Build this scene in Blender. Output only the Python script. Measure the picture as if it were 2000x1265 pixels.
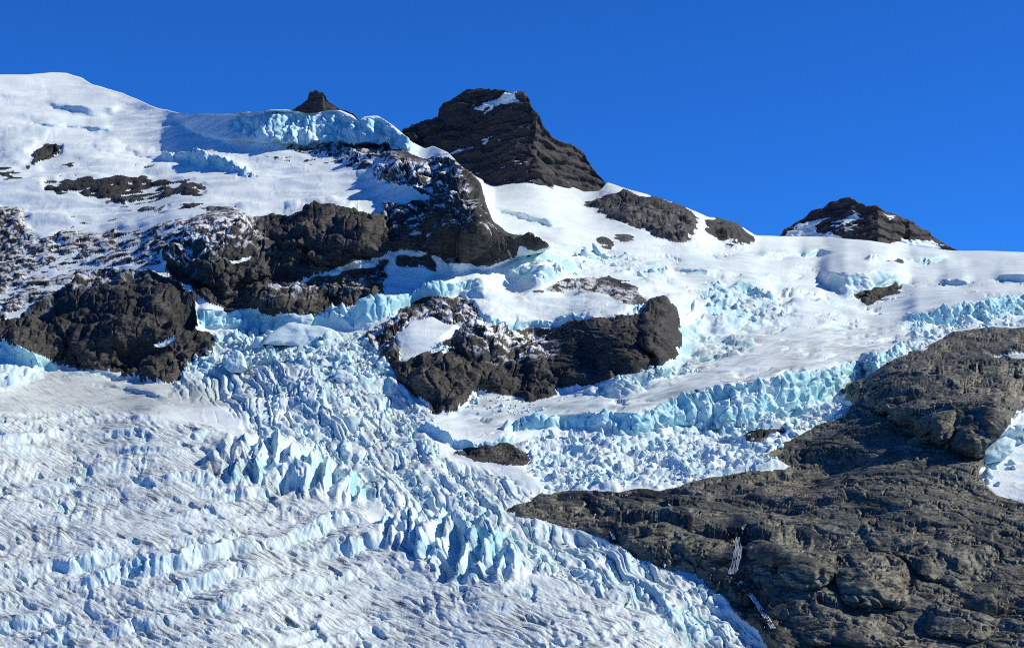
import bpy, math, random
import numpy as np
from mathutils import Vector

R = math.radians
for o in list(bpy.data.objects):
    bpy.data.objects.remove(o)
scene = bpy.context.scene
COL = scene.collection

# ------------------------------------------------------------------ camera
FPX, CX, CY, EYE = 3271.0, 1000.0, 632.5, 950.0      # photo is 2000 x 1265
PITCH = math.atan((EYE - CY) / FPX)
cam_d = bpy.data.cameras.new('camera')
cam_d.sensor_width = 36.0
cam_d.lens = 36.0 * FPX / 2000.0
cam_d.clip_start, cam_d.clip_end = 1.0, 60000.0
cam = bpy.data.objects.new('camera', cam_d)
cam.rotation_euler = (R(90) + PITCH, 0, 0)
COL.objects.link(cam)
scene.camera = cam

# ------------------------------------------------------------------ sky, sun, exposure
SUN_AZ, SUN_EL = 89.0, 40.0        # degrees, azimuth clockwise from the view direction (+Y)
world = bpy.data.worlds.new('World')
scene.world = world
world.use_nodes = True
nt = world.node_tree
bg = nt.nodes['Background']
sky = nt.nodes.new('ShaderNodeTexSky')
sky.sky_type = 'NISHITA'
sky.sun_disc = False
sky.sun_elevation = R(SUN_EL)
sky.sun_rotation = R(SUN_AZ)
sky.altitude = 4000
sky.air_density = 1.0
sky.dust_density = 0.0
sky.ozone_density = 4.0
tint = nt.nodes.new('ShaderNodeMix')
tint.data_type = 'RGBA'; tint.blend_type = 'MULTIPLY'
tint.inputs[0].default_value = 1.0
tint.inputs[7].default_value = (0.11, 0.475, 1.03, 1)
nt.links.new(sky.outputs[0], tint.inputs[6])
nt.links.new(tint.outputs[2], bg.inputs[0])
bg.inputs[1].default_value = 0.148

sun_d = bpy.data.lights.new('sun', 'SUN')
sun_d.energy = 5.0
sun_d.angle = R(0.53)
sun_d.color = (1.0, 0.95, 0.75)
sun = bpy.data.objects.new('sun', sun_d)
to_sun = Vector((math.sin(R(SUN_AZ)) * math.cos(R(SUN_EL)), math.cos(R(SUN_AZ)) * math.cos(R(SUN_EL)), math.sin(R(SUN_EL))))
sun.rotation_euler = to_sun.to_track_quat('Z', 'Y').to_euler()
sun.location = (800, 0, 900)
COL.objects.link(sun)
vs = scene.view_settings
vs.view_transform = 'Standard'
vs.look = 'None'
vs.gamma = 1.0
vs.exposure = 0.04
vs.use_curve_mapping = False
scene.cycles.use_denoising = False
scene.cycles.filter_width = 1.1

# ------------------------------------------------------------------ noise (numpy)
F32 = np.float32
def _h(ix, iy, seed):
    h = ix.astype(np.int32).view(np.uint32) * np.uint32(374761393) + iy.astype(np.int32).view(np.uint32) * np.uint32(668265263) + np.uint32((seed * 1442695041) & 0xFFFFFFFF)
    h = (h ^ (h >> np.uint32(13))) * np.uint32(1274126177)
    return h ^ (h >> np.uint32(16))
_ang = np.linspace(0, 2 * np.pi, 256, endpoint=False)
GXT, GYT = np.cos(_ang).astype(F32), np.sin(_ang).astype(F32)
def perlin(x, y, seed=0):
    fx, fy = np.floor(x), np.floor(y)
    tx, ty = (x - fx).astype(F32), (y - fy).astype(F32)
    ix, iy = fx.astype(np.int32), fy.astype(np.int32)
    sx = tx * tx * tx * (tx * (tx * 6 - 15) + 10)
    sy = ty * ty * ty * (ty * (ty * 6 - 15) + 10)
    def g(ox, oy):
        k = _h(ix + ox, iy + oy, seed) & np.uint32(255)
        return GXT[k] * (tx - ox) + GYT[k] * (ty - oy)
    a = g(0, 0); a += sx * (g(1, 0) - a)
    b = g(0, 1); b += sx * (g(1, 1) - b)
    return (a + sy * (b - a)) * 1.5
def fbm(x, y, octv=4, seed=0, gain=0.5, lac=2.07):
    s, amp = 0, 1.0
    for i in range(octv):
        s = s + amp * perlin(x, y, seed + i * 17)
        amp *= gain; x = x * lac + 11.3; y = y * lac - 7.7
    return s
def ridged(x, y, octv=4, seed=0, gain=0.5, lac=2.1):
    s, amp, w = 0, 1.0, 1.0
    for i in range(octv):
        n = 1 - np.abs(perlin(x, y, seed + i * 13))
        n = n * n
        s = s + amp * n * w
        w = np.clip(n * 1.4, 0, 1)
        amp *= gain; x = x * lac + 5.1; y = y * lac + 9.2
    return s
def worley(x, y, seed=0, jit=0.9):
    """faceted blocks: returns F1, F2, per-cell randoms, offset to the nearest cell point"""
    fx, fy = np.floor(x).astype(np.int32), np.floor(y).astype(np.int32)
    f1 = np.full(x.shape, 9.0, F32); f2 = f1.copy()
    cid = np.zeros(x.shape, np.uint32); bx = np.zeros(x.shape, F32); by = bx.copy()
    for ox in (-1, 0, 1):
        for oy in (-1, 0, 1):
            h = _h(fx + ox, fy + oy, seed)
            dx = (x - (fx + ox + 0.5 + ((h & np.uint32(255)).astype(F32) / 255 - 0.5) * jit)).astype(F32)
            dy = (y - (fy + oy + 0.5 + (((h >> np.uint32(8)) & np.uint32(255)).astype(F32) / 255 - 0.5) * jit)).astype(F32)
            d = np.abs(dx) ** 2 + np.abs(dy) ** 2
            nearer = d < f1
            f2 = np.where(nearer, f1, np.minimum(f2, d))
            cid = np.where(nearer, h, cid); bx = np.where(nearer, dx, bx); by = np.where(nearer, dy, by)
            f1 = np.where(nearer, d, f1)
    r = lambda s: (_h(cid >> np.uint32(1), cid >> np.uint32(9), 77 + s) & np.uint32(1023)).astype(F32) / 1023
    return np.sqrt(f1), np.sqrt(f2), r, bx, by
def blocks(x, y, seed, tilt=0.8, crack=0.25, var=0.6):
    """height field of tilted angular blocks separated by cracks, about 0..1"""
    f1, f2, r, bx, by = worley(x, y, seed)
    e = np.clip((f2 - f1) / crack, 0, 1)
    hgt = var * r(1) + tilt * ((r(2) - 0.5) * bx + (r(3) - 0.5) * by) * 2
    return hgt * (0.35 + 0.65 * e) - 0.45 * (1 - e)
def boxes(x, y, seed, hw=0.30, k=2.2, tilt=0.6, var=0.7, asp=0.7, jit=0.85):
    """angular blocks: planar tops with their own tilt, planar sides, random headings"""
    fx, fy = np.floor(x).astype(np.int32), np.floor(y).astype(np.int32)
    best = np.full(x.shape, -9.0, F32)
    u8 = lambda h, sft: ((h >> np.uint32(sft)) & np.uint32(255)).astype(F32) / 255
    for ox in (-1, 0, 1):
        for oy in (-1, 0, 1):
            h = _h(fx + ox, fy + oy, seed); h2 = _h(fx + ox, fy + oy, seed + 991)
            dx = (x - (fx + ox + 0.5 + (u8(h, 0) - 0.5) * jit)).astype(F32)
            dy = (y - (fy + oy + 0.5 + (u8(h, 8) - 0.5) * jit)).astype(F32)
            k8 = (h >> np.uint32(16)) & np.uint32(255)
            c, s_ = GXT[k8], GYT[k8]
            w = hw * (0.6 + 0.8 * u8(h2, 0))
            u = np.abs(c * dx + s_ * dy) - w; v = np.abs(-s_ * dx + c * dy) - w * asp
            d = np.maximum(np.maximum(u, v), 0)
            val = var * u8(h2, 8) + tilt * ((u8(h2, 16) - 0.5) * dx + (u8(h2, 24) - 0.5) * dy) * 2 - k * d
            best = np.maximum(best, val)
    return best
def sstep(a, b, x):
    t = np.clip((x - a) / (b - a), 0, 1)
    return t * t * (3 - 2 * t)

# ------------------------------------------------------------------ coarse fields laid out over the slope
STEP = 4.0
GX0, GX1, GY0, GY1 = -160.0, 2162.0, 80.0, 1370.0
RX = np.arange(GX0, GX1, STEP); RY = np.arange(GY0, GY1, STEP)
MX, MY = np.meshgrid(RX, RY)            # rows = y
def sample(F, px, py):
    x = np.clip((px - GX0) / STEP, 0, len(RX) - 1.001); y = np.clip((py - GY0) / STEP, 0, len(RY) - 1.001)
    i = x.astype(np.int32); j = y.astype(np.int32); tx = x - i; ty = y - j
    return (F[j, i] * (1 - tx) * (1 - ty) + F[j, i + 1] * tx * (1 - ty) + F[j + 1, i] * (1 - tx) * ty + F[j + 1, i + 1] * tx * ty)
def sdf(poly, X=None, Y=None):
    """signed distance to a polygon, positive inside (in plan units of the layout)"""
    X = MX if X is None else X; Y = MY if Y is None else Y
    P = np.array(poly, float); Q = np.roll(P, -1, 0)
    d2 = np.full(X.shape, 1e12); ins = np.zeros(X.shape, bool)
    for (x0, y0), (x1, y1) in zip(P, Q):
        ex, ey = x1 - x0, y1 - y0
        t = np.clip(((X - x0) * ex + (Y - y0) * ey) / (ex * ex + ey * ey + 1e-9), 0, 1)
        d2 = np.minimum(d2, (X - x0 - t * ex) ** 2 + (Y - y0 - t * ey) ** 2)
        c = ((y0 > Y) != (y1 > Y))
        if y1 != y0:
            ins ^= c & (X < (x1 - x0) * (Y - y0) / (y1 - y0) + x0)
    d = np.sqrt(d2)
    return np.where(ins, d, -d)
def zone(poly, fe=20.0):
    return sstep(-fe, fe, sdf(poly))
EWX, EWY = 24 * fbm(MX / 70, MY / 50, 4, 301, 0.55), 16 * fbm(MX / 70, MY / 50, 4, 311, 0.55)
def ell(cx, cy, rx, ry, rot=0):
    c, s = math.cos(R(rot)), math.sin(R(rot))
    k = min(1.0, rx / 90.0)
    X, Y = MX - cx + EWX * k, MY - cy + EWY * k
    u = (X * c + Y * s) / rx; v = (-X * s + Y * c) / ry
    return u, v

BASE = lambda y: 516.0 / (0.42 - (EYE - y) / FPX)
COMMON = [(-160,1370,920),(600,1370,915),(1300,1370,915),(2160,1370,880),(0,1265,1000),(700,1265,1000),(1400,1265,1000),(2000,1265,955),
 (0,1100,1095),(500,1100,1090),(1000,1100,1090),(1500,1100,1075),(2000,1100,1040),(0,1000,1175),(500,1000,1180),(950,1000,1185),(1300,1000,1170),(1600,1000,1150),(2000,1000,1110),
 (0,900,1270),(450,900,1275),(800,900,1290),(1000,900,1310),(1300,910,1290),(1600,900,1265),(2000,900,1200),
 (0,800,1400),(300,800,1420),(600,800,1400),(850,820,1395),(1000,830,1400),(1250,830,1385),(1500,800,1395),(1700,800,1360),(2000,800,1290),
 (-160,740,1500),(0,730,1510),(100,715,1570),(260,735,1575),(350,745,1540),(550,720,1510),(750,720,1500),(800,770,1455),(900,790,1450),(1050,780,1470),(1150,755,1480),(1300,715,1530),(1450,720,1560),(1600,710,1600),(1760,690,1620),(2000,700,1480),
 (-160,640,1720),(0,650,1650),(100,640,1610),(250,640,1600),(380,650,1610),(500,650,1640),(700,650,1600),(800,650,1560),(900,680,1530),(950,640,1575),(1150,690,1540),(1150,628,1570),(1290,640,1560),(1350,650,1690),(1500,640,1800),(1700,640,1820),(1900,630,1800),(2000,610,1850),
 (0,560,1790),(150,560,1720),(300,560,1650),(400,590,1645),(500,590,1670),(650,590,1690),(800,590,1680),(900,580,1690),(1000,600,1670),(1100,560,1760),(1250,570,1740),(1400,560,1930),(1550,560,2060),(1700,560,2120),(1900,560,2100),
 (0,480,1900),(860,520,1715),(930,526,1725),(1000,518,1740),(1060,498,1790),(1000,545,1760),(1300,490,2150),(1450,490,2280),(1600,505,2400),(1800,510,2430),(2000,510,2400),(2160,510,2400)]
AONLY = [(200,500,1790),(330,520,1690),(450,520,1690),(620,540,1705),(750,510,1715),(860,510,1715),(200,450,1900),(340,460,1740),(450,440,1750),(560,470,1715),(650,410,1770),(700,470,1700),(850,440,1700),(950,440,1700),(1060,483,1740),(985,458,1720),
 (0,420,1985),(120,400,1985),(300,400,1945),(450,390,1880),(600,385,1860),(740,390,1790),(840,385,1745),(935,365,1735),(0,330,2120),(200,330,2090),(400,335,2040),(480,345,1990),(550,345,1975),(700,340,1930),(850,330,1790),(900,325,1760),
 (0,260,2290),(200,270,2260),(330,285,2200),(400,295,2130),(450,300,2080),(600,290,2060),(700,290,1990),(800,300,1890),(860,300,1830),(0,200,2470),(200,220,2420),(330,225,2320),(450,225,2190),(530,220,2150),(600,225,2150),(700,240,2170),(770,246,2195),(815,282,2150),(0,145,2640),(120,140,2690),(-160,140,2630)]
BONLY = [(1110,515,1840),(950,365,2500),(1000,363,2480),(1045,361,2480),(1090,380,2480),(1140,402,2470),(1165,406,2465),(1210,390,2480),(1185,352,2580),(970,400,2330),(1060,420,2240),(1150,440,2290),(980,430,2180),(1050,470,2020),(1150,480,2060),(1200,480,2120),
 (1250,400,2430),(1300,392,2520),(1350,430,2350),(1400,430,2480),(1480,463,2500),(1250,450,2260),(1400,470,2330),(1530,462,2600),(1700,480,2600),(1860,490,2620),(2000,491,2620),(2160,491,2620),(1000,300,2700)]
def tps(ctrl):
    C = np.array(ctrl, float); P = C[:, :2] / 500.0; q = np.log(C[:, 2] / BASE(C[:, 1]))
    def U(r2): return np.where(r2 > 0, r2 * np.log(r2 + 1e-12), 0)
    n = len(P); r2 = ((P[:, None] - P[None]) ** 2).sum(-1)
    A = np.zeros((n + 3, n + 3)); A[:n, :n] = U(r2) + np.eye(n) * 0.002
    A[:n, n:] = np.c_[np.ones(n), P]; A[n:, :n] = A[:n, n:].T
    w = np.linalg.solve(A, np.r_[q, 0, 0, 0])
    out = w[n] + w[n + 1] * MX / 500 + w[n + 2] * MY / 500
    for k in range(n):
        out = out + w[k] * U((MX / 500 - P[k, 0]) ** 2 + (MY / 500 - P[k, 1]) ** 2)
    return BASE(MY) * np.exp(out)
EDGE_A = [(-400,-200),(700,-200),(800,262),(875,290),(905,322),(940,355),(951,400),(960,430),(990,455),(1040,464),(1078,482),(1060,492),(1010,502),(960,525),(850,540),(700,700),(-400,700)]
DA, DB = tps(COMMON + AONLY), tps(COMMON + BONLY)
wA = sstep(-3, 3, sdf(EDGE_A))
DEP = DA * wA + DB * (1 - wA)

def cliff(pts, hs, m=0.3, up=2.0, down=1.5, lean=0.3):
    """steepen a band below a lip line so that it stands up as a wall"""
    global DEP
    P = np.array(pts, float)
    L = np.interp(RX, P[:, 0], P[:, 1]); H = np.interp(RX, P[:, 0], np.array(hs, float), left=0, right=0)
    n = sstep(0, min(26, 0.8 * max(hs)), H)
    jj = np.arange(len(RX))
    Dl = sample(DEP, RX, L); Db = sample(DEP, RX, L + H)
    D0 = Db * (1 - m) + Dl * m
    t = MY - L[None]; Hs = np.maximum(H, 3)[None]
    face = (D0 - 0.0)[None] + lean * (-t + Hs * 0.5) * (D0 / FPX)[None] - DEP
    below = (D0 - Db)[None] * np.exp(-np.maximum(t - Hs, 0) / (down * Hs))
    above = (D0 - Dl)[None] * np.exp(np.minimum(t, 0) / (up * Hs))
    dl = np.where(t < 0, above, np.where(t < Hs, face, below))
    dl = dl * n[None]
    dl = (np.roll(dl, 2, 1) + 2 * np.roll(dl, 1, 1) + 3 * dl + 2 * np.roll(dl, -1, 1) + np.roll(dl, -2, 1)) / 9
    DEP = DEP + dl
def bulge(cx, cy, rx, ry, amp, rot=0, p=0.5):
    global DEP
    u, v = ell(cx, cy, rx, ry, rot)
    q = np.clip(1 - u * u - v * v, 0, 1)
    DEP = DEP - amp * q ** p
# ice walls
cliff([(325,222),(380,224),(450,223),(530,216),(600,222),(660,217),(700,238),(740,230),(770,246),(800,276),(835,291)], [3,35,55,65,62,65,48,58,48,22,5], 0.25, lean=0.85)
cliff([(980,832),(1060,816),(1100,809),(1200,810),(1240,812),(1280,796),(1330,776),(1380,765),(1410,757),(1480,743),(1560,730),(1640,718),(1700,700),(1770,680)], [5,28,30,34,42,50,62,74,80,76,70,52,32,6], 0.35, lean=0.55)
cliff([(375,608),(400,607),(480,612),(560,620),(620,612),(700,602),(740,592),(800,572),(860,557),(930,552)], [4,32,34,30,24,36,34,26,18,3], 0.3, lean=0.6)
cliff([(925,608),(960,618),(1000,624),(1060,624),(1120,618),(1200,612),(1262,598)], [6,20,20,16,16,14,4], 0.3)
cliff([(1755,628),(1790,612),(1860,601),(1930,590),(2000,580),(2150,565)], [4,26,34,36,32,30], 0.3)
cliff([(1590,540),(1620,530),(1650,526),(1700,526),(1740,530),(1790,545)], [0,34,56,58,40,0], 0.2)
cliff([(-160,630),(0,665),(40,680),(80,700),(108,716)], [60,44,34,22,4], 0.3)
cliff([(305,305),(330,299),(370,297),(420,304),(470,328),(510,350)], [0,16,24,26,16,0], 0.3)
cliff([(822,828),(880,852),(930,864),(985,858),(1010,848)], [4,16,20,18,3], 0.3)
cliff([(85,190),(105,200),(130,208),(170,214),(220,212),(250,205)], [0,9,13,14,11,0], 0.2, 1.0, 1.0)
bulge(70,265,70,26,14,-15,1.0)
bulge(40,300,50,22,10,-10,1.0)
bulge(190,255,26,9,10,5,0.8)
bulge(215,285,36,14,14,5,0.8)
bulge(290,295,40,12,12,10,0.8)
bulge(60,190,110,45,7,35,1.0)
SMALL = [([(1560,492),(1575,488),(1600,484),(1630,492)], [0,10,11,0]), ([(1685,508),(1705,503),(1735,501),(1765,508)], [0,9,10,0]), ([(1765,508),(1790,502),(1830,500),(1862,503)], [0,11,11,0]), ([(1470,500),(1495,495),(1530,492),(1570,502)], [0,13,14,0]),
 ([(1830,552),(1850,546),(1880,545),(1910,552)], [0,11,12,0]), ([(1925,548),(1960,540),(2010,540)], [0,12,14]), ([(1480,548),(1510,545),(1545,548),(1575,556)], [0,9,9,0]), ([(1560,590),(1600,590),(1650,598),(1690,606)], [0,10,12,0]), ([(1585,632),(1620,628),(1670,632),(1700,640)], [0,11,11,0]),
 ([(1165,764),(1190,752),(1250,735),(1300,722),(1345,712)], [0,22,24,20,0]), ([(120,738),(150,726),(200,722),(250,738),(300,752)], [0,9,12,10,0]), ([(170,752),(230,752),(300,768),(350,780)], [0,8,9,0]), ([(955,398),(985,410),(1030,420),(1080,438),(1110,442)], [0,9,11,10,0]), ([(1420,560),(1460,556),(1500,572),(1530,590)], [0,16,16,0]),
 ([(1300,520),(1340,522),(1390,530),(1420,528)], [0,10,10,0]), ([(40,238),(90,240),(150,244),(180,248)], [0,6,6,0]), ([(150,255),(180,247),(205,250),(222,258)], [0,9,10,0])]
for p_, h_ in SMALL: cliff(p_, h_, 0.3, 1.5, 1.2)
# rock faces and domes
bulge(868, 750, 72, 56, 26, 10, 0.7)
bulge(1295, 655, 44, 72, 30, 0)
bulge(1140, 690, 130, 70, 18, -8)
bulge(985, 700, 80, 66, 16, 20, 0.7)
bulge(640, 455, 120, 60, 22, 10)
bulge(430, 500, 90, 75, 22, 20)
bulge(900, 420, 60, 110, 26, 0)
bulge(240, 640, 150, 90, 24, 15)
bulge(75, 660, 60, 45, 12, 20)
bulge(600, 570, 130, 45, 14, -15)
bulge(1850, 775, 175, 100, 85, 18, 0.6)
bulge(1940, 690, 120, 45, 26, 10)
bulge(1545, 1098, 100, 44, 26, 22, 0.6)
bulge(1700, 1150, 70, 52, 20, 15, 0.6)
bulge(1800, 1090, 120, 36, 14, 20, 0.8)
bulge(1650, 1240, 120, 40, 14, 12, 0.8)
bulge(1250, 1030, 80, 26, 10, 12, 0.8)
bulge(1880, 1225, 70, 42, 14, 10)
bulge(1385, 1088, 62, 36, 12, 15, 0.7)
bulge(1430, 450, 50, 30, 26, 25)
# ice hummocks
bulge(560, 905, 160, 62, 14, 8, 1.0)
bulge(900, 1060, 150, 70, 12, 20, 1.0)

# rock score: < 0 ice or snow, > 0 rock
def area(poly, plateau=1.3, fe=10.0):
    return -1.3 + (plateau + 1.3) * sstep(-fe, fe, sdf(poly))
ROCKS = [
 ([(735,345),(722,328),(790,320),(860,315),(905,325),(940,355),(951,400),(960,430),(990,455),(1040,464),(1078,482),(1060,490),(1012,482),(1008,500),(960,520),(930,520),(880,512),(860,500),(800,492),(755,495),(700,507),(640,532),(560,556),(530,552),(520,575),(500,605),(440,608),(400,590),(378,562),(335,545),(318,515),(330,480),(420,447),(480,432),(560,418),(640,408),(700,412),(735,425),(752,400),(800,398),(850,388),(838,378),(780,362)], 1.3, 7),
 ([(560,292),(600,284),(680,280),(760,284),(800,300),(830,312),(872,303),(900,322),(860,325),(800,322),(750,312),(700,306),(600,303)], 1.1, 7),
 ([(480,300),(620,300),(760,310),(860,325),(760,350),(720,345),(640,330),(540,318)], 0.1, 14),
 ([(0,655),(30,628),(70,602),(110,577),(150,555),(185,530),(230,525),(300,530),(340,550),(380,585),(385,615),(378,642),(420,655),(415,690),(380,702),(350,738),(320,750),(270,742),(220,727),(160,718),(105,708),(60,690),(20,672)], 1.3, 6),
 ([(-160,610),(0,618),(40,640),(10,670),(-160,650)], 1.3, 6),
 ([(-160,380),(0,395),(50,410),(70,460),(120,455),(160,440),(260,442),(330,425),(420,410),(500,415),(440,445),(330,480),(318,525),(230,527),(150,557),(70,602),(0,630),(-160,620)], 0.22, 18),
 ([(-160,390),(0,400),(40,420),(60,470),(30,500),(-160,520)], 0.7, 10),
 ([(80,352),(130,335),(200,343),(280,343),(370,350),(408,366),(400,388),(340,392),(290,412),(240,407),(170,388),(90,382)], 0.15, 12),
 ([(380,395),(470,400),(520,415),(420,440),(350,430)], -0.05, 14),
 ([(20,300),(60,285),(130,300),(230,320),(120,335),(40,340)], -0.45, 14),
 ([(230,320),(300,318),(330,330),(260,336)], -0.3, 10),
 ([(-160,318),(0,325),(90,340),(60,360),(0,350),(-160,345)], -0.2, 10),
 ([(230,395),(330,400),(330,425),(250,420)], -0.2, 12),
 ([(130,425),(330,418),(330,440),(150,440)], -0.25, 12),
 ([(330,395),(400,392),(400,405),(330,410)], 0.1, 8),
 ([(740,575),(800,560),(790,580)], -0.2, 8),
 ([(55,305),(90,280),(125,284),(118,302),(70,322)], 0.8, 6),
 ([(500,606),(520,577),(560,568),(620,548),(700,524),(750,517),(757,545),(742,572),(690,596),(640,610),(580,616),(510,613)], 1.2, 6),
 ([(770,505),(800,497),(840,498),(852,512),(855,532),(830,528),(800,520),(775,520)], 0.8, 6),
 ([(560,560),(640,535),(720,512),(760,505),(755,520),(640,552)], 0.0, 8),
 ([(708,655),(760,625),(800,597),(830,580),(900,578),(928,592),(930,618),(945,636),(1000,640),(1060,640),(1120,634),(1180,628),(1240,618),(1255,604),(1270,590),(1300,592),(1325,615),(1332,650),(1324,692),(1300,712),(1265,720),(1200,737),(1120,757),(1070,777),(1020,780),(960,767),(925,765),(905,790),(880,806),(850,812),(840,790),(800,767),(778,747),(770,720),(740,687)], 1.3, 6),
 ([(1045,568),(1090,545),(1150,545),(1190,538),(1230,550),(1260,580),(1266,597),(1230,600),(1180,577),(1120,572)], 0.75, 7),
 ([(1140,397),(1190,386),(1216,379),(1265,383),(1345,408),(1366,430),(1336,476),(1290,464),(1240,445),(1185,425)], 1.3, 8),
 ([(1378,430),(1400,424),(1440,436),(1476,462),(1472,477),(1405,472),(1385,455)], 1.3, 5),
 ([(1160,465),(1180,458),(1200,475),(1195,485),(1170,480)], 1.0, 4),
 ([(1192,460),(1230,455),(1246,470),(1215,478)], 0.6, 5),
 ([(1665,577),(1700,562),(1750,555),(1757,570),(1695,595)], 1.3, 4),
 ([(1733,508),(1755,503),(1772,513),(1750,517)], 1.0, 3),
 ([(985,995),(1030,985),(1085,965),(1200,960),(1330,948),(1470,918),(1545,914),(1490,890),(1545,862),(1600,832),(1685,795),(1640,770),(1700,738),(1760,702),(1850,662),(1885,645),(2000,640),(2200,630),(2200,1400),(1580,1400),(1540,1310),(1502,1265),(1472,1230),(1440,1200),(1410,1165),(1370,1135),(1330,1117),(1300,1110),(1240,1090),(1200,1062),(1130,1037),(1070,1020)], 1.3, 6),
 ([(876,880),(930,870),(1000,872),(1032,887),(1027,907),(985,913),(920,897)], 1.2, 5),
 ([(1440,846),(1520,838),(1545,848),(1480,866)], 0.9, 6),
 ([(1400,825),(1470,822),(1490,832),(1440,840)], 0.3, 5),
]
SNOWS = [
 ([(770,662),(800,630),(840,618),(872,633),(905,635),(895,652),(860,668),(872,680),(892,692),(870,700),(830,695),(792,722),(780,716),(785,690)], 5),
 ([(2200,740),(2000,800),(1960,835),(1920,870),(1925,900),(1908,942),(1945,970),(2000,986),(2200,990)], 4),
 ([(1930,700),(2000,690),(2100,680),(2100,715),(2000,712)], 4),
 ([(298,672),(330,662),(342,664),(325,678)], 2),
 ([(640,405),(700,400),(735,400),(745,412),(700,408)], 3),
 ([(790,497),(820,494),(825,500),(800,502)], 2),
 ([(440,515),(495,503),(490,508),(450,518)], 2),
 ([(1890,640),(2000,632),(2000,634),(1900,642)], 2),
]
score = np.full(MX.shape, -1.3)
for p, pl, fe in ROCKS:
    score = np.maximum(score, area(p, pl, fe))
for p, fe in SNOWS:
    score = np.minimum(score, -area(p, 1.3, fe))
RSCORE = score

# kinds of ice surface, 0..1
Z_FORE = zone([(-200,840),(0,815),(150,800),(280,812),(420,835),(470,875),(560,960),(700,985),(780,1060),(900,1120),(1050,1150),(1180,1170),(1300,1215),(1400,1275),(1500,1400),(-200,1400)], 22)
Z_CHAOS = zone([(340,745),(375,690),(420,660),(560,645),(760,655),(775,745),(850,815),(830,850),(880,900),(980,930),(1060,965),(985,998),(1070,1022),(1200,1062),(1300,1112),(1370,1137),(1440,1202),(1505,1270),(1560,1370),(1420,1370),(1300,1215),(1180,1165),(1000,1110),(860,1040),(760,990),(700,965),(600,880),(480,830),(440,790),(340,768)], 14)
Z_FINS = np.maximum(zone([(400,905),(450,865),(530,850),(620,880),(700,930),(720,975),(640,985),(540,965),(430,950)], 16), zone([(730,1015),(800,1000),(900,1010),(990,1050),(1040,1110),(980,1150),(860,1130),(770,1075)], 16))
Z_DEB = np.maximum.reduce([zone([(1000,880),(1060,850),(1200,845),(1300,850),(1400,825),(1480,815),(1560,800),(1670,785),(1680,800),(1580,850),(1490,890),(1540,915),(1380,940),(1200,955),(1080,965),(1040,930),(1030,890)], 10), zone([(380,655),(560,640),(760,655),(780,740),(700,760),(560,700),(400,720),(345,745)], 10), zone([(-160,705),(0,712),(95,712),(85,730),(40,750),(0,772),(-160,800)], 6)])
Z_BLOCK = np.maximum.reduce([zone([(1365,570),(1400,548),(1470,552),(1540,590),(1560,620),(1480,640),(1400,640),(1370,600)], 16),
 zone([(985,520),(1060,480),(1130,480),(1240,500),(1310,530),(1280,560),(1180,520),(1060,545),(1000,545)], 12),
 zone([(1760,630),(1860,605),(2000,580),(2160,560),(2160,645),(2000,645),(1880,648),(1800,680),(1700,730),(1600,760),(1640,715),(1780,670)], 12),
 zone([(740,600),(860,560),(940,545),(950,590),(900,580),(820,585),(750,625)], 10),
 zone([(930,590),(960,560),(1080,560),(1260,600),(1240,620),(1060,636),(950,632)], 10) * 0.15,
 zone([(1330,640),(1365,630),(1390,690),(1330,720)], 12),
 zone([(1170,730),(1300,705),(1380,715),(1300,750),(1200,770)], 14) * 0.6,
 zone([(1380,670),(1430,650),(1480,665),(1460,690),(1390,700)], 8)])
Z_WALL = np.zeros(MX.shape)
def wallzone(pts, hs, pad=6):
    global Z_WALL
    P = np.array(pts, float)
    L = np.interp(RX, P[:, 0], P[:, 1]); H = np.interp(RX, P[:, 0], np.array(hs, float), left=0, right=0)
    t = MY - L[None]
    Z_WALL = np.maximum(Z_WALL, sstep(-pad * 0.4, pad * 0.4, t) * (1 - sstep(0.85, 1.25, t / np.maximum(H, 1)[None])) * (H > 2)[None])
wallzone([(450,230),(530,218),(600,224),(660,219),(700,240),(740,232),(770,248),(800,278),(835,291)], [20,62,64,68,50,60,50,24,5])
wallzone([(980,832),(1060,816),(1100,809),(1200,810),(1240,812),(1280,796),(1330,776),(1380,765),(1410,757),(1480,743),(1560,730),(1640,718),(1700,700),(1770,680)], [5,28,30,34,42,50,62,74,80,76,70,52,32,6])
wallzone([(375,608),(400,607),(480,612),(560,620),(620,612),(700,602),(740,592),(800,572),(860,557),(930,552)], [4,32,34,30,24,36,34,26,18,3])
wallzone([(925,608),(960,618),(1000,624),(1060,624),(1120,618),(1200,612),(1262,598)], [6,20,20,16,16,14,4])
wallzone([(1755,628),(1790,612),(1860,601),(1930,590),(2000,580),(2150,565)], [4,26,34,36,32,30])
wallzone([(-160,630),(0,665),(40,680),(80,700),(108,716)], [60,44,34,22,4])
wallzone([(315,302),(370,297),(420,304),(470,328),(500,345)], [4,24,26,16,3])
wallzone([(822,828),(880,852),(930,864),(985,858),(1010,848)], [4,16,20,18,3])
Z_BIG = Z_WALL.copy()
for p_, h_ in SMALL: wallzone(p_, h_)
wallzone([(1590,540),(1620,530),(1650,526),(1700,526),(1740,530),(1790,545)], [0,34,56,58,40,0])
Z_THIN = Z_WALL - Z_BIG; Z_WALL = Z_BIG
Z_MID = zone([(850,815),(930,770),(1080,785),(1250,730),(1340,690),(1500,640),(1700,640),(1800,660),(1700,710),(1560,735),(1400,765),(1280,800),(1100,812),(980,850)], 20)
Z_UP = zone([(1260,500),(1480,470),(2160,500),(2160,580),(1800,615),(1700,640),(1500,650),(1340,680),(1300,560)], 20)
Z_BENCH = zone([(-160,770),(0,775),(110,715),(300,738),(420,762),(480,785),(300,806),(130,797),(0,810),(-160,830)], 16)

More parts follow.
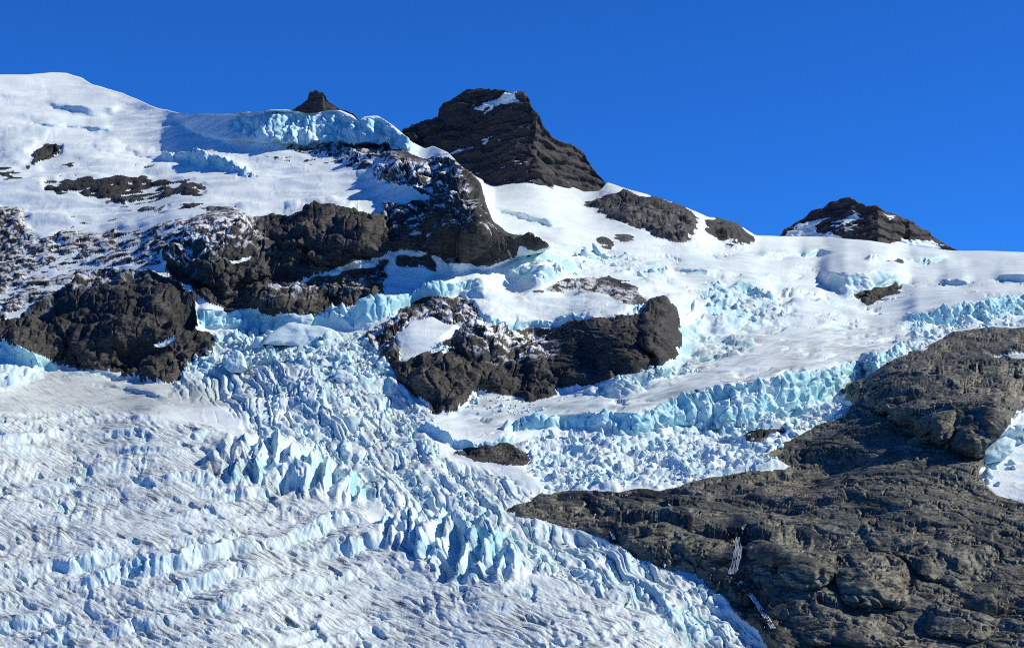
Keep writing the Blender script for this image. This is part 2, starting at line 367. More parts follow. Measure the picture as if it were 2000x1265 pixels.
# ------------------------------------------------------------------ materials
def new_mat(name):
    m = bpy.data.materials.new(name); m.use_nodes = True
    t = m.node_tree
    return m, t, t.nodes['Principled BSDF'], lambda k: t.nodes.new('ShaderNode' + k), lambda a, b: t.links.new(a, b)
def mixc(t, fac, a, b):
    n = t.nodes.new('ShaderNodeMix'); n.data_type = 'RGBA'
    for i, v in ((0, fac), (6, a), (7, b)):
        if hasattr(v, 'is_output'): t.links.new(v, n.inputs[i])
        elif i == 0: n.inputs[0].default_value = v
        else: n.inputs[i].default_value = (*v, 1)
    return n.outputs[2]
def ramp(t, src, lo, hi):
    n = t.nodes.new('ShaderNodeMapRange'); n.inputs[1].default_value = lo; n.inputs[2].default_value = hi
    t.links.new(src, n.inputs[0]); return n.outputs[0]
def noise_node(t, scale, detail=4, stretch=(1, 1, 1), rot=(0, 0, 0)):
    g = t.nodes.new('ShaderNodeNewGeometry'); mp = t.nodes.new('ShaderNodeMapping')
    mp.inputs['Scale'].default_value = stretch; mp.inputs['Rotation'].default_value = rot
    n = t.nodes.new('ShaderNodeTexNoise'); n.inputs['Scale'].default_value = scale; n.inputs['Detail'].default_value = detail
    t.links.new(g.outputs['Position'], mp.inputs[0]); t.links.new(mp.outputs[0], n.inputs['Vector'])
    return n.outputs['Fac']
def attr(t, name):
    n = t.nodes.new('ShaderNodeAttribute'); n.attribute_name = name; return n.outputs['Fac']
def directed(t, along, across, s_al, s_ac, detail=3, seed=0.0):
    """noise drawn out along a direction in the place itself"""
    g = t.nodes.new('ShaderNodeNewGeometry'); cb = t.nodes.new('ShaderNodeCombineXYZ')
    for k_, (v, sc_) in enumerate(((along, s_al), (across, s_ac))):
        n = math.sqrt(sum(q * q for q in v)); dt = t.nodes.new('ShaderNodeVectorMath'); dt.operation = 'DOT_PRODUCT'
        dt.inputs[1].default_value = tuple(q / n * sc_ for q in v)
        t.links.new(g.outputs['Position'], dt.inputs[0]); t.links.new(dt.outputs['Value'], cb.inputs[k_])
    cb.inputs[2].default_value = seed
    nn = t.nodes.new('ShaderNodeTexNoise'); nn.inputs['Scale'].default_value = 1.0; nn.inputs['Detail'].default_value = detail; nn.inputs['Roughness'].default_value = 0.62
    t.links.new(cb.outputs[0], nn.inputs['Vector'])
    return nn.outputs['Fac']
def mul(t, a, b):
    n = t.nodes.new('ShaderNodeMath'); n.operation = 'MULTIPLY'
    for i, v in enumerate((a, b)):
        if hasattr(v, 'is_output'): t.links.new(v, n.inputs[i])
        else: n.inputs[i].default_value = v
    return n.outputs[0]
def mat_ice():
    m, t, b, N, L = new_mat('glacier_ice')
    snow = mixc(t, noise_node(t, 0.08, 6), (0.67, 0.755, 0.78), (0.80, 0.85, 0.855))
    blue = mixc(t, noise_node(t, 0.11, 5), (0.22, 0.52, 0.62), (0.52, 0.78, 0.82))
    dirt = mixc(t, noise_node(t, 0.35, 5), (0.13, 0.135, 0.14), (0.34, 0.335, 0.33))
    c = mixc(t, attr(t, 'blue'), snow, blue)
    c = mixc(t, attr(t, 'dirt'), c, dirt)
    # dust lines and painted crevasse shade on the old ice: down to the right in the foreground, along the tongue higher up
    al, ac = (0.695, -0.662, -0.278), (0.72, 0.64, 0.27)
    h1 = ramp(t, directed(t, al, ac, 0.035, 0.40, 4), 0.50, 0.60)
    h2 = ramp(t, directed(t, al, ac, 0.07, 0.85, 3, 7.0), 0.53, 0.64)
    pt = ramp(t, noise_node(t, 0.03, 3), 0.40, 0.62)
    c = mixc(t, mul(t, mul(t, attr(t, 'fore'), mul(t, h1, pt)), 0.88), c, (0.07, 0.075, 0.085))
    c = mixc(t, mul(t, mul(t, attr(t, 'fore'), h2), 0.7), c, (0.11, 0.12, 0.13))
    pit_shade = ramp(t, directed(t, al, ac, 0.22, 0.5, 4, 21.0), 0.57, 0.66)  # small dark pits: crevasse shadow painted into the ice colour
    c = mixc(t, mul(t, mul(t, attr(t, 'fore'), pit_shade), 0.6), c, (0.10, 0.12, 0.14))
    h3 = ramp(t, directed(t, (1, 0.5, 0.16), (-0.45, 0.85, 0.25), 0.022, 0.22, 5, 3.0), 0.52, 0.66)
    c = mixc(t, mul(t, mul(t, attr(t, 'tongue'), h3), 0.55), c, (0.30, 0.28, 0.285))
    L(c, b.inputs['Base Color']); b.inputs['Roughness'].default_value = 0.55
    b.inputs['Specular IOR Level'].default_value = 0.25
    bp = N('Bump'); bp.inputs['Strength'].default_value = 0.4; bp.inputs['Distance'].default_value = 0.8
    L(noise_node(t, 0.9, 6), bp.inputs['Height']); L(bp.outputs[0], b.inputs['Normal'])
    return m
def mat_rock(name, dark, mid, warm, rough=0.75):
    m, t, b, N, L = new_mat(name)
    n1 = ramp(t, noise_node(t, 0.035, 8, (1, 1, 2.2)), 0.36, 0.66)
    n2 = ramp(t, noise_node(t, 0.012, 5), 0.48, 0.68)
    n3 = ramp(t, noise_node(t, 0.25, 6, (0.5, 0.5, 2.5), (0.3, 0.2, 0)), 0.35, 0.6)
    c = mixc(t, n1, dark, mid)
    c = mixc(t, n2, c, warm)
    c = mixc(t, n3, tuple(v * 0.55 for v in dark), c)
    c = mixc(t, mul(t, ramp(t, noise_node(t, 0.022, 6, (1, 1, 0.7)), 0.50, 0.66), 0.6), c, tuple(v * 0.7 for v in dark))
    g_ = ramp(t, noise_node(t, 0.45, 8, (1, 1, 1.5), (0.2, 0.5, 0)), 0.32, 0.60)
    c = mixc(t, g_, tuple(v * 0.55 for v in dark), c)
    c = mixc(t, attr(t, 'wet'), c, tuple(v * 0.25 for v in dark))
    c = mixc(t, attr(t, 'dust'), c, (0.82, 0.84, 0.88))
    L(c, b.inputs['Base Color']); mr = N('MapRange'); mr.inputs[3].default_value = rough; mr.inputs[4].default_value = 0.22; L(attr(t, 'wet'), mr.inputs[0]); L(mr.outputs[0], b.inputs['Roughness'])
    b.inputs['Specular IOR Level'].default_value = 0.35
    bp = N('Bump'); bp.inputs['Strength'].default_value = 0.7; bp.inputs['Distance'].default_value = 1.4
    L(noise_node(t, 0.35, 9, (1, 1, 1.8), (0.4, 0.3, 0)), bp.inputs['Height']); L(bp.outputs[0], b.inputs['Normal'])
    return m
ICE = mat_ice()
ROCK_CLIFF = mat_rock('cliff_rock', (0.028, 0.028, 0.029), (0.098, 0.094, 0.086), (0.13, 0.112, 0.092))
ROCK_SLAB = mat_rock('slab_rock', (0.085, 0.088, 0.072), (0.31, 0.31, 0.25), (0.35, 0.295, 0.22), 0.6)
ROCK_PEAK = mat_rock('peak_rock', (0.034, 0.032, 0.036), (0.070, 0.063, 0.065), (0.085, 0.072, 0.070))
def mat_water():
    m, t, b, N, L = new_mat('white_water')
    c = mixc(t, ramp(t, noise_node(t, 0.6, 6, (1, 1, 0.25)), 0.35, 0.65), (0.55, 0.58, 0.60), (0.88, 0.90, 0.92))
    L(c, b.inputs['Base Color']); b.inputs['Roughness'].default_value = 0.25
    L(ramp(t, noise_node(t, 0.55, 6, (1, 1, 0.22)), 0.40, 0.54), b.inputs['Alpha'])
    return m
WATER = mat_water()

# ------------------------------------------------------------------ the slope as one fine grid, then cut into its pieces
CP, SP = math.cos(PITCH), math.sin(PITCH)
def world_pt(px, py, d):
    cx = (px - CX) / FPX; cy = -(py - CY) / FPX
    return d * cx, d * (CP - SP * cy), d * (SP + CP * cy)
SKYLINE = np.array([(-200,143),(0,147),(50,146),(100,141),(130,142),(160,152),(180,165),(240,183),(300,208),(318,214),(360,222),(450,221),(500,218),(530,214),(560,214),(600,222),(615,222),(640,216),(665,215),(690,226),(700,238),(712,229),(740,228),(752,235),(765,243),(780,255),(800,275),(830,290),(845,285),(875,298),(905,328),(930,345),(945,352),(1000,338),(1045,336),(1090,350),(1140,375),(1170,374),(1186,357),(1230,372),(1290,388),(1340,405),(1380,424),(1400,425),(1440,437),(1475,460),(1520,460),(1600,462),(1700,470),(1780,480),(1860,489),(2000,492),(2200,494)], float)
NC, NR = 1460, 745
cols = np.linspace(-140, 2140, NC)
crest = np.interp(cols, SKYLINE[:, 0], SKYLINE[:, 1])
k9 = np.hanning(7); k9 /= k9.sum()
crest = np.convolve(np.pad(crest, 3, 'edge'), k9, 'valid')
BOT = 1335.0
tt = np.linspace(0, 1, NR)
PX = np.repeat(cols[None], NR, 0)
PY = BOT + (crest[None] - BOT) * tt[:, None]
def grid_normals(P):
    du = np.gradient(P, axis=1); dv = np.gradient(P, axis=0)
    n = np.cross(du, dv); n /= np.linalg.norm(n, axis=2, keepdims=True) + 1e-9
    return n
D = sample(DEP, PX, PY)
P0 = np.stack(world_pt(PX, PY, D), -1)
A_ = P0[..., 0].astype(F32); B_ = (P0[..., 2] + 0.6 * P0[..., 1]).astype(F32)
# ragged edges: wander the layout lookups
wx = fbm(A_ / 26, B_ / 26, 4, 3, 0.42) * 9; wy = fbm(A_ / 26, B_ / 26, 4, 9, 0.42) * 6
WX, WY = PX + wx, PY + wy
S = lambda F: sample(F, WX, WY).astype(F32)
sc = S(RSCORE)
steepn = np.clip(1 - grid_normals(P0)[..., 2], 0, 1)
nz = 0.42 * fbm(A_ / 26, B_ / 10, 4, 21, 0.55) + 0.35 * fbm(A_ / 90, B_ / 60, 2, 40, 0.6) + 0.75 * (boxes(A_ / 16, B_ / 8, 22, 0.2, 1.3, 0.5) - 0.15)
rs = sc + nz.astype(F32) * np.where(np.abs(sc) < 0.9, 1.25, 0.75)

fore, chaos, fins, deb, blk, wall, mid, up, bench, thinw = (S(z) for z in (Z_FORE, Z_CHAOS, Z_FINS, Z_DEB, Z_BLOCK, Z_WALL, Z_MID, Z_UP, Z_BENCH, Z_THIN))
mpp = (D / FPX).astype(F32)

def blur_(Fd, n):
    for ax in (0, 1):
        c = np.cumsum(np.pad(Fd, [(n + 1, n) if a == ax else (0, 0) for a in range(2)], 'edge'), axis=ax)
        Fd = (np.take(c, range(2 * n + 1, c.shape[ax]), ax) - np.take(c, range(0, c.shape[ax] - 2 * n - 1), ax)) / (2 * n + 1)
    return Fd
thin0 = sstep(3.5, 9.0, blur_(np.linalg.norm(np.gradient(P0, axis=0), axis=2), 2)).astype(F32)
rs = rs * (1 - thin0) + blur_(rs.astype(np.float64), 5).astype(F32) * thin0
rsb = blur_(blur_(rs.astype(np.float64), 3), 3).astype(F32)
rock = np.maximum(sstep(-0.15, 0.2, rsb), sstep(-0.02, 0.15, rs) * (sstep(-0.9, -0.5, sc) * (1 - sstep(0.5, 0.9, sc)) * (PX < 900))); ice = 1 - rock
# rock relief: creased, layered, never needle-like
slabz = (sstep(880, 1000, PX + (PY - 900) * 0.6) * sstep(600, 660, PY)).astype(F32)
wv = fbm(A_ / 45, B_ / 30, 3, 5)
def crease(x, y, octv, seed, gain=0.52):
    return ridged(x, y, octv, seed, gain) - 0.95
rc1 = crease(A_ / 75 + 0.3 * wv, B_ / 60 + 0.3 * wv, 6, 51, 0.56)
ledge_c = (B_ + 0.12 * A_ + 9 * wv) / 17.0
lf = ledge_c - np.floor(ledge_c)
ledge = (sstep(0.0, 0.25, lf) - lf) * np.clip(0.6 + fbm(A_ / 50, B_ / 30, 2, 52), 0, 1.4)
flute = ridged(A_ / 16 + 0.3 * wv, B_ / 110, 4, 63, 0.6) - 0.9
def only(m, f, x, y):
    x, y = np.broadcast_arrays(x, y)
    out = np.zeros(x.shape, F32); out[m] = f(x[m], y[m]); return out
MR = rs > -0.1; MS = MR & (slabz > 0); MC = MR & (slabz < 1)
def facets(x, y, seed, m, hw=0.14, k=0.9, tilt=0.7, var=0.55, asp=0.6):
    return only(m, lambda a, b: boxes(a, b, seed, hw, k, tilt, var, asp) - 0.1, x, y)
crag = fbm(A_ / 7, B_ / 5, 4, 64, 0.55)
f0 = facets(A_ / 58 + 0.2 * wv, B_ / 56 + 0.2 * wv, 65, MC, 0.22, 1.3); f1_ = facets(A_ / 22 + 0.15 * wv, B_ / 27, 66, MC, 0.2, 1.3); f2_ = facets(A_ / 9 + 0.1 * crag, B_ / 10, 69, MC, 0.18, 1.2); f3_ = facets(A_ / 4.0 + 0.15 * crag, B_ / 3.2, 70, MC)
def crk(x, y, seed, w, m):
    def f(a, b):
        f1, f2, r, bx, by = worley(a, b, seed)
        return 1 - sstep(0.0, w, f2 - f1)
    return only(m, f, x, y)
vk = 2.6 * crk(A_ / 17 + 0.25 * wv, B_ / 75, 164, 0.10, MC) + 1.0 * crk(A_ / 7 + 0.1 * crag, B_ / 28, 165, 0.13, MC)
rockd_c = -vk + 18.0 * f0 + 8.5 * f1_ + 3.4 * f2_ + 1.2 * f3_ + 2.2 * ledge + 1.5 * flute * np.clip(steepn * 2.2, 0, 1) + 0.45 * crag
jx = A_ * 0.80 - B_ * 0.60; jy = A_ * 0.60 + B_ * 0.80        # slab bedding runs down to the right
def bed(lam, seed, wamp):
    c = (jy + wamp * fbm(jx / (lam * 7), jy / (lam * 3), 3, seed)) / lam
    f = c - np.floor(c); cell = np.floor(c)
    amp = np.clip(0.45 + 1.3 * perlin(jx / (lam * 5) + cell * 7.3, cell * 3.1 + 0.5, seed + 3), 0, 1.5)
    return (sstep(0.0, 0.22, f) - f) * amp
sw = fbm(A_ / 120, B_ / 80, 3, 75)
def seam(x, y, seed, w):
    def f(a, b):
        f1, f2, r, bx, by = worley(a, b, seed)
        return 1 - sstep(0.0, w, f2 - f1)
    return only(MS, f, x, y)
g0 = facets(jx / 110 + 0.5 * wv, jy / 60 + 0.4 * wv, 67, MS); g1 = facets(jx / 60 + 0.4 * wv, jy / 26 + 0.3 * wv, 68, MS); g2 = facets(jx / 26 + 0.2 * crag, jy / 11, 168, MS)
sm1 = seam(jx / 95 + 0.6 * wv + 0.08 * crag, jy / 26 + 0.4 * wv, 71, 0.07); sm2 = seam(jx / 38 + 0.12 * crag, jy / 11 + 0.12 * crag, 72, 0.09)
rockd_s = 14.0 * g0 + 5.0 * g1 + 1.3 * g2 - 3.2 * sm1 - 1.5 * sm2 + 1.6 * bed(26.0, 74, 12.0) + 6.0 * sw + 0.3 * crag
speck = (sstep(-0.9, -0.5, sc) * (1 - sstep(0.5, 0.9, sc)) * (PX < 900)).astype(F32)
rockd = rockd_c * (1 - slabz) + rockd_s * slabz
rockd = rockd * sstep(-0.1, 1.1, rsb) * (0.6 + 0.4 * sstep(0.2, 1.2, sc)) + 1.6 * sstep(-0.1, 0.7, rsb) + speck * (2.0 * sstep(0.0, 0.45, blur_(rs.astype(np.float64), 1)) + 0.6 * crag)

# ice relief
warp = fbm(A_ / 40, B_ / 40, 3, 81)
gx = PX + 26 * fbm(PX / 190, PY / 120, 3, 83); gy = PY + 12 * fbm(PX / 100, PY / 45, 4, 84)
def steps(slope, lam, seed, bend=0.0):
    """long ice steps: the tread rises to a lip, then drops toward the valley"""
    ph = (gy + gx * slope - bend * np.sin(gx / 300.0)) / lam
    f = ph - np.floor(ph); cell = np.floor(ph)
    amp = np.clip(0.5 + 1.2 * perlin(gx / 150 + cell * 3.7, cell * 5.3 + 0.5, seed), 0, 1.4)
    saw = np.where(f < 0.58, f / 0.58, 1 - sstep(0.58, 0.86, f))
    face = sstep(0.56, 0.62, f) * (1 - sstep(0.84, 0.95, f)) * np.clip(amp, 0, 1)
    return saw * amp, face
zs1 = sample(zone([(-200,850),(0,835),(250,825),(420,850),(500,930),(640,985),(420,985),(200,950),(0,935),(-200,940)], 22), PX, PY)
zs2 = sample(zone([(-200,1120),(0,1085),(250,1080),(480,1030),(640,1000),(780,1040),(900,1130),(760,1180),(480,1190),(240,1265),(0,1370),(-200,1370)], 26), PX, PY)
st1, fc1 = steps(0.03, 30.0, 85, 6.0)
st2, fc2 = steps(0.24, 50.0, 185, 10.0)
st3, fc3 = steps(0.20, 34.0, 186, 10.0)
stepd = 4.0 * st1 * zs1 + 6.5 * st2 * zs2 + 1.8 * st3 * (1 - zs1) * (1 - zs2)
face = np.clip(fc1 * zs1 + fc2 * zs2 + 0.5 * fc3 * (1 - zs1) * (1 - zs2), 0, 1)
sx_ = PX * 0.40 - PY * 0.915; sl_ = PX * 0.915 + PY * 0.40
sxw = sx_ + 5 * fbm(sl_ / 70, sx_ / 40, 2, 86)
zstk = np.clip(0.62 + 1.0 * fbm(A_ / 110, B_ / 70, 2, 118), 0, 1)
gv1 = sstep(0.84, 0.96, 1 - np.abs(perlin(sxw / 13, sl_ / 95, 87))) * sstep(-0.3, 0.1, perlin(sxw / 30, sl_ / 70, 187))
gv2 = 0 if True else sstep(0.80, 0.95, 1 - np.abs(perlin(sxw / 7.0, sl_ / 55, 88))) * sstep(-0.2, 0.2, perlin(sxw / 25, sl_ / 45, 188))
groove = np.clip(gv1 * (0.25 + 0.75 * zstk), 0, 1)
flut = np.abs(perlin((PX + 0.4 * PY + 8 * warp) / 9.0, PY / 50, 89)) + 0.7 * np.abs(perlin((PX + 0.6 * PY) / 4.5, PY / 40, 189))
rough = fbm(A_ / 8, B_ / 6, 4, 89)
hole = sstep(0.52, 0.66, fbm(sxw / 22, sl_ / 60, 3, 90) + 0.15 * warp)
MF = (rs < 0.2) & (fore > 0.001)
fu, fv = (gx * 0.97 - gy * 0.2) * mpp, (gy + 0.22 * gx) * mpp
fb1 = only(MF, lambda a, b: boxes(a, b, 391, 0.30, 1.8, 0.8, 0.7, 0.5), fu / 11, fv / 5.5); fb2 = only(MF, lambda a, b: boxes(a, b, 392, 0.30, 1.8, 0.8, 0.7, 0.5), fu / 4.6 + 0.3 * warp, fv / 2.6)
fbm_ = np.clip(0.55 + 1.1 * fbm(A_ / 70, B_ / 50, 2, 393), 0.1, 1)
d_fore = fbm_ * (1.7 * fb1 + 0.9 * fb2) + stepd - 1.1 * groove + 0.40 * rough - 0.9 * face * flut + 2.0 * fbm(A_ / 60, B_ / 40, 2, 91) - 2.2 * hole + 0.35 * fbm(sxw / 24, sl_ / 60, 2, 92)
# icefall: long broken slabs lined up with the flow, down to the right
fl = (PX * 0.84 + PY * 0.54 + 14 * fbm(PX / 90, PY / 60, 3, 191)) * mpp; fc = (-PX * 0.54 + PY * 0.84 + 10 * fbm(PX / 60, PY / 40, 3, 192)) * mpp
MI = (rs < 0.2) & (chaos + fins > 0.001); MB = (rs < 0.2) & (deb + blk + wall + thinw > 0.001)
def seracs(x, y, seed, m, hw=0.34, k=2.4, tilt=0.8, var=0.75, asp=0.6):
    return only(m, lambda a, b: boxes(a, b, seed, hw, k, tilt, var, asp), x, y)
c1 = seracs(fl / 36 + 0.2 * warp, fc / 14, 91, MI); c2 = seracs(fl / 15, fc / 6.5, 92, MI); c3 = seracs(fl / 6.0, fc / 3.4, 93, MI)
cr = ridged(fc / 26 + 0.25 * warp, fl / 90, 3, 94, 0.5)
d_chaos = 3.6 * c1 + 2.5 * c2 + 1.1 * c3 + 2.8 * (0.85 - cr) + 5 * fbm(A_ / 70, B_ / 45, 2, 193) - 3
def crackm(x, y, seed, w, m):
    def f(a, b):
        f1, f2, r, bx, by = worley(a, b, seed)
        return 1 - sstep(0.0, w, f2 - f1)
    return only(m, f, x, y)
ck1 = crackm(fl / 34 + 0.3 * warp, fc / 13 + 0.2 * warp, 197, 0.11, MI); ck2 = crackm(fl / 13, fc / 6, 198, 0.13, MI)
d_chaos = d_chaos - 3.4 * ck1 - 1.6 * ck2
b0 = seracs(A_ / 36 + 0.4 * warp, B_ / 24, 294, MB); b1 = seracs(A_ / 19 + 0.3 * warp, B_ / 14, 291, MB)
b2 = seracs(A_ / 8.0, B_ / 6.5, 292, MB); b3 = seracs(A_ / 3.8, B_ / 3.2, 293, MB)
f_a = PX + (PY - 900) * 0.30 + 8 * fbm(PX / 40, PY / 40, 2, 194)
fin1 = 1 - np.abs(perlin(f_a / 34, PY / 130, 95)) * 1.9
d_fins = 12.0 * (np.clip(fin1, -0.6, 0.75) - 0.2) + 5.0 * perlin(f_a / 20, PY / 45, 96) + 3.4 * c2 + 1.2 * c3 - 1.5 - 2.0 * ck2
d_deb = 3.4 * b1 + 2.4 * b2 + 1.1 * b3 - 2 + 5.5 * fbm(A_ / 50, B_ / 40, 3, 195)
d_blk = 8.5 * b0 + 4.0 * b1 + 1.8 * b2 + 0.6 * b3 - 4
wl = seracs(A_ / 20 + 0.4 * warp, B_ / 44, 96, MB, 0.34, 2.0, 1.0, 0.9); wl2 = seracs(A_ / 9 + 0.3 * warp, B_ / 16, 97, MB)
ckw = crackm(A_ / 15 + 0.4 * warp, B_ / 70, 199, 0.10, MB)
d_wall = 9.5 * wl + 4.2 * wl2 + 1.3 * b2 + 0.6 * b3 - 4 - 3.5 * ckw
mc = PX * 0.985 + PY * 0.17; mv = PY + PX * 0.16 + 6 * fbm(PX / 120, PY / 50, 3, 196)
crv = np.clip(ridged(mv / 26, mc / 150, 3, 98, 0.6) - 1.15, 0, 1)
crm = sstep(-0.05, 0.35, fbm(A_ / 90, B_ / 45, 3, 99))
d_mid = 3.4 * fbm(A_ / 80, B_ / 30, 3, 100) - 4.5 * sstep(1.15, 1.4, ridged(mv / 24, mc / 140, 3, 98, 0.6)) * crm + 0.35 * rough * crm
crv2 = np.clip(ridged(PY / 34 + PX / 260 + 0.3 * warp, PX / 230, 3, 102) - 1.2, 0, 1)
d_up = 9.0 * fbm(A_ / 170, B_ / 55, 3, 101) - 6.0 * sstep(1.12, 1.32, ridged(PY / 30 + PX / 230 + 0.5 * warp, PX / 190, 3, 122)) * sstep(0.0, 0.3, fbm(A_ / 100, B_ / 50, 2, 123)) + 0.3 * fbm(A_ / 20, B_ / 6, 3, 107)
d_snow = 5.0 * fbm(A_ / 130, B_ / 55, 3, 103) - 2.0 * np.clip(ridged(PY / 30 - PX / 200 + 0.4 * warp, PX / 180, 2, 108) - 1.25, 0, 1) + 0.35 * fbm(A_ / 22, B_ / 9, 4, 104, 0.6) + 0.5 * np.clip(ridged(A_ / 30 + 0.5 * warp, B_ / 160, 3, 109) - 0.9, 0, 1)
d_bench = 1.4 * fbm(A_ / 60, B_ / 18, 3, 105) - 1.6 * np.clip(ridged(PY / 20 - PX / 130, PX / 170, 2, 106) - 1.1, 0, 1)
iced = d_snow
for w_, d_ in ((up, d_up), (mid, d_mid), (bench, d_bench), (fore, d_fore), (chaos, d_chaos), (blk, d_blk), (deb, d_deb), (fins, d_fins), (wall, d_wall)):
    iced = iced * (1 - w_) + d_ * w_
iced = iced + thinw * (2.2 * b1 + 1.4 * b2 + 0.5 * b3 - 1.5)
icy = np.clip(chaos + blk + deb + wall + fore + fins, 0.2, 1)
iced = iced * sstep(0.0, 0.9, -rsb) + 2.0 * sstep(0, 0.9, -rsb) * icy
disp = rockd * rock + iced * ice
dP = np.linalg.norm(np.gradient(P0, axis=0), axis=2)
thin = sstep(3.5, 9.0, blur_(dP, 2)).astype(F32)
disp = disp * (1 - thin) + blur_(disp.astype(np.float64), 7) * thin
# pin the crest only lightly so that the skyline stays where it is
pin = sstep(1.0, 0.985, tt)[:, None]
disp = disp * (0.35 + 0.65 * pin)
k = 9
blur = blur_
Ds = blur(blur(D, 9), 9)
N0 = grid_normals(np.stack(world_pt(PX, PY, Ds), -1))
N0 = N0 + np.array([0, 0, 0.45]); N0 /= np.linalg.norm(N0, axis=2, keepdims=True)
P1 = P0 + N0 * disp[..., None]
N1 = grid_normals(P1)
SLOPE_P, SLOPE_N = P1, N1

# what the surface is made of
nzs = N1[..., 2]
expose = sstep(0.80, 0.30, nzs)
bn = fbm(A_ / 30, B_ / 22, 4, 111)
kind_b = np.clip(0.05 * fore + 0.62 * chaos + 0.60 * deb + 0.65 * blk + 0.85 * wall + 0.22 * mid + 0.22 * up + 0.5 * fins, 0, 1)
blue = np.clip(kind_b * (0.30 + 0.80 * expose + 0.7 * bn) + fore * (0.30 * face + 0.5 * hole + 0.10 * np.clip(bn, 0, 1)), 0, 1)
blue = np.maximum(blue, thinw * np.clip(0.40 + 0.6 * bn, 0, 0.8))
blue = np.maximum(blue, wall * np.clip((0.48 + 0.45 * bn + 0.5 * fbm(A_ / 9, B_ / 45, 3, 124)) * np.where(PY < 450, 0.55, 1.0), 0, 1))
dirt = fore * (np.clip(0.13 + 0.16 * fbm(A_ / 50, B_ / 30, 3, 114) + 0.14 * fbm(sxw / 9, sl_ / 20, 4, 214, 0.65), 0, 1) + 0.35 * groove) * (1 - 0.6 * face)
dirt = dirt + bench * (0.36 + 0.12 * fbm(mc / 90, mv / 8, 4, 215)) + mid * np.clip(0.16 + 0.42 * fbm(mc / 70, mv / 8, 4, 115, 0.65), 0, 0.6) + chaos * np.clip(0.02 + 0.40 * fbm(fl / 14, fc / 5, 4, 116), 0, 0.7) + deb * np.clip(0.35 * fbm(A_ / 10, B_ / 7, 3, 117), 0, 0.5)
dirt = dirt + 0.10 * np.clip(0.5 + fbm(A_ / 60, B_ / 25, 4, 219), 0, 1) * (1 - fore) + 0.10 * up * np.clip(0.5 + 1.5 * fbm(A_ / 70, B_ / 14, 3, 220), 0, 1)
dirt = np.clip(dirt, 0, 0.9) * (1 - 0.85 * wall) * ice
# snow caught on the ledges of the rock
Z_DUST = np.maximum.reduce([zone([(880,600),(1060,632),(1080,700),(960,690),(900,650)], 25), 0.8 * zone([(700,380),(960,400),(1000,500),(860,500),(760,440)], 25), zone([(480,290),(900,300),(930,400),(720,380),(520,330)], 20), 0.8 * zone([(320,430),(480,410),(520,480),(340,520)], 25), 0.6 * zone([(0,380),(330,420),(330,520),(0,620)], 25), 0.8 * zone([(700,650),(900,575),(930,620),(760,700)], 15), 0.12 * zone([(1150,395),(1360,400),(1340,475),(1160,490)], 15), 0.7 * zone([(1040,560),(1100,540),(1260,570),(1230,600)], 10), 0.6 * zone([(500,600),(560,560),(760,510),(760,560)], 10)])
du = S(Z_DUST)
dust = du * sstep(0.05, 0.3, fbm(A_ / 13, B_ / 8, 4, 121, 0.6) + 0.9 * (nzs - 0.62)) * (1 - thin)
dust = np.clip(dust, 0, 1)
WETP = [([(1440,1053),(1434,1112),(1466,1190),(1505,1265)], 26), ([(1165,1000),(1200,1055)], 12), ([(1320,985),(1335,1030)], 14), ([(1297,1070),(1297,1112)], 10), ([(1100,985),(1300,965)], 14), ([(1830,1060),(1862,1085)], 10), ([(1580,930),(1620,945)], 12)]
wetr = np.zeros(MX.shape)
for pts, wd in WETP:
    for (xa, ya), (xb, yb) in zip(pts[:-1], pts[1:]):
        t_ = np.clip(((MX - xa) * (xb - xa) + (MY - ya) * (yb - ya)) / ((xb - xa) ** 2 + (yb - ya) ** 2), 0, 1)
        wetr = np.maximum(wetr, 1 - sstep(0.4, 1.3, np.hypot(MX - xa - t_ * (xb - xa), MY - ya - t_ * (yb - ya)) / wd))
wet = np.clip(S(wetr) * (1.0 + 0.6 * fbm(A_ / 10, B_ / 14, 3, 131)), 0, 1)
def link(name, me, mat=None, parent=None):
    o = bpy.data.objects.new(name, me); COL.objects.link(o)
    if mat is not None and not me.materials: me.materials.append(mat)
    if parent is not None: o.parent = parent
    return o
def mesh_from(name, V, Q, attrs=None):
    me = bpy.data.meshes.new(name)
    n = Q.shape[1]
    me.vertices.add(len(V)); me.vertices.foreach_set('co', np.ascontiguousarray(V, F32).ravel())
    me.loops.add(Q.size); me.loops.foreach_set('vertex_index', np.ascontiguousarray(Q, np.int32).ravel())
    me.polygons.add(len(Q)); me.polygons.foreach_set('loop_start', np.arange(0, Q.size, n, dtype=np.int32))
    me.polygons.foreach_set('loop_total', np.full(len(Q), n, np.int32))
    for a, v in (attrs or {}).items():
        at = me.attributes.new(a, 'FLOAT', 'POINT'); at.data.foreach_set('value', np.ascontiguousarray(v, F32))
    me.update(calc_edges=True)
    return me
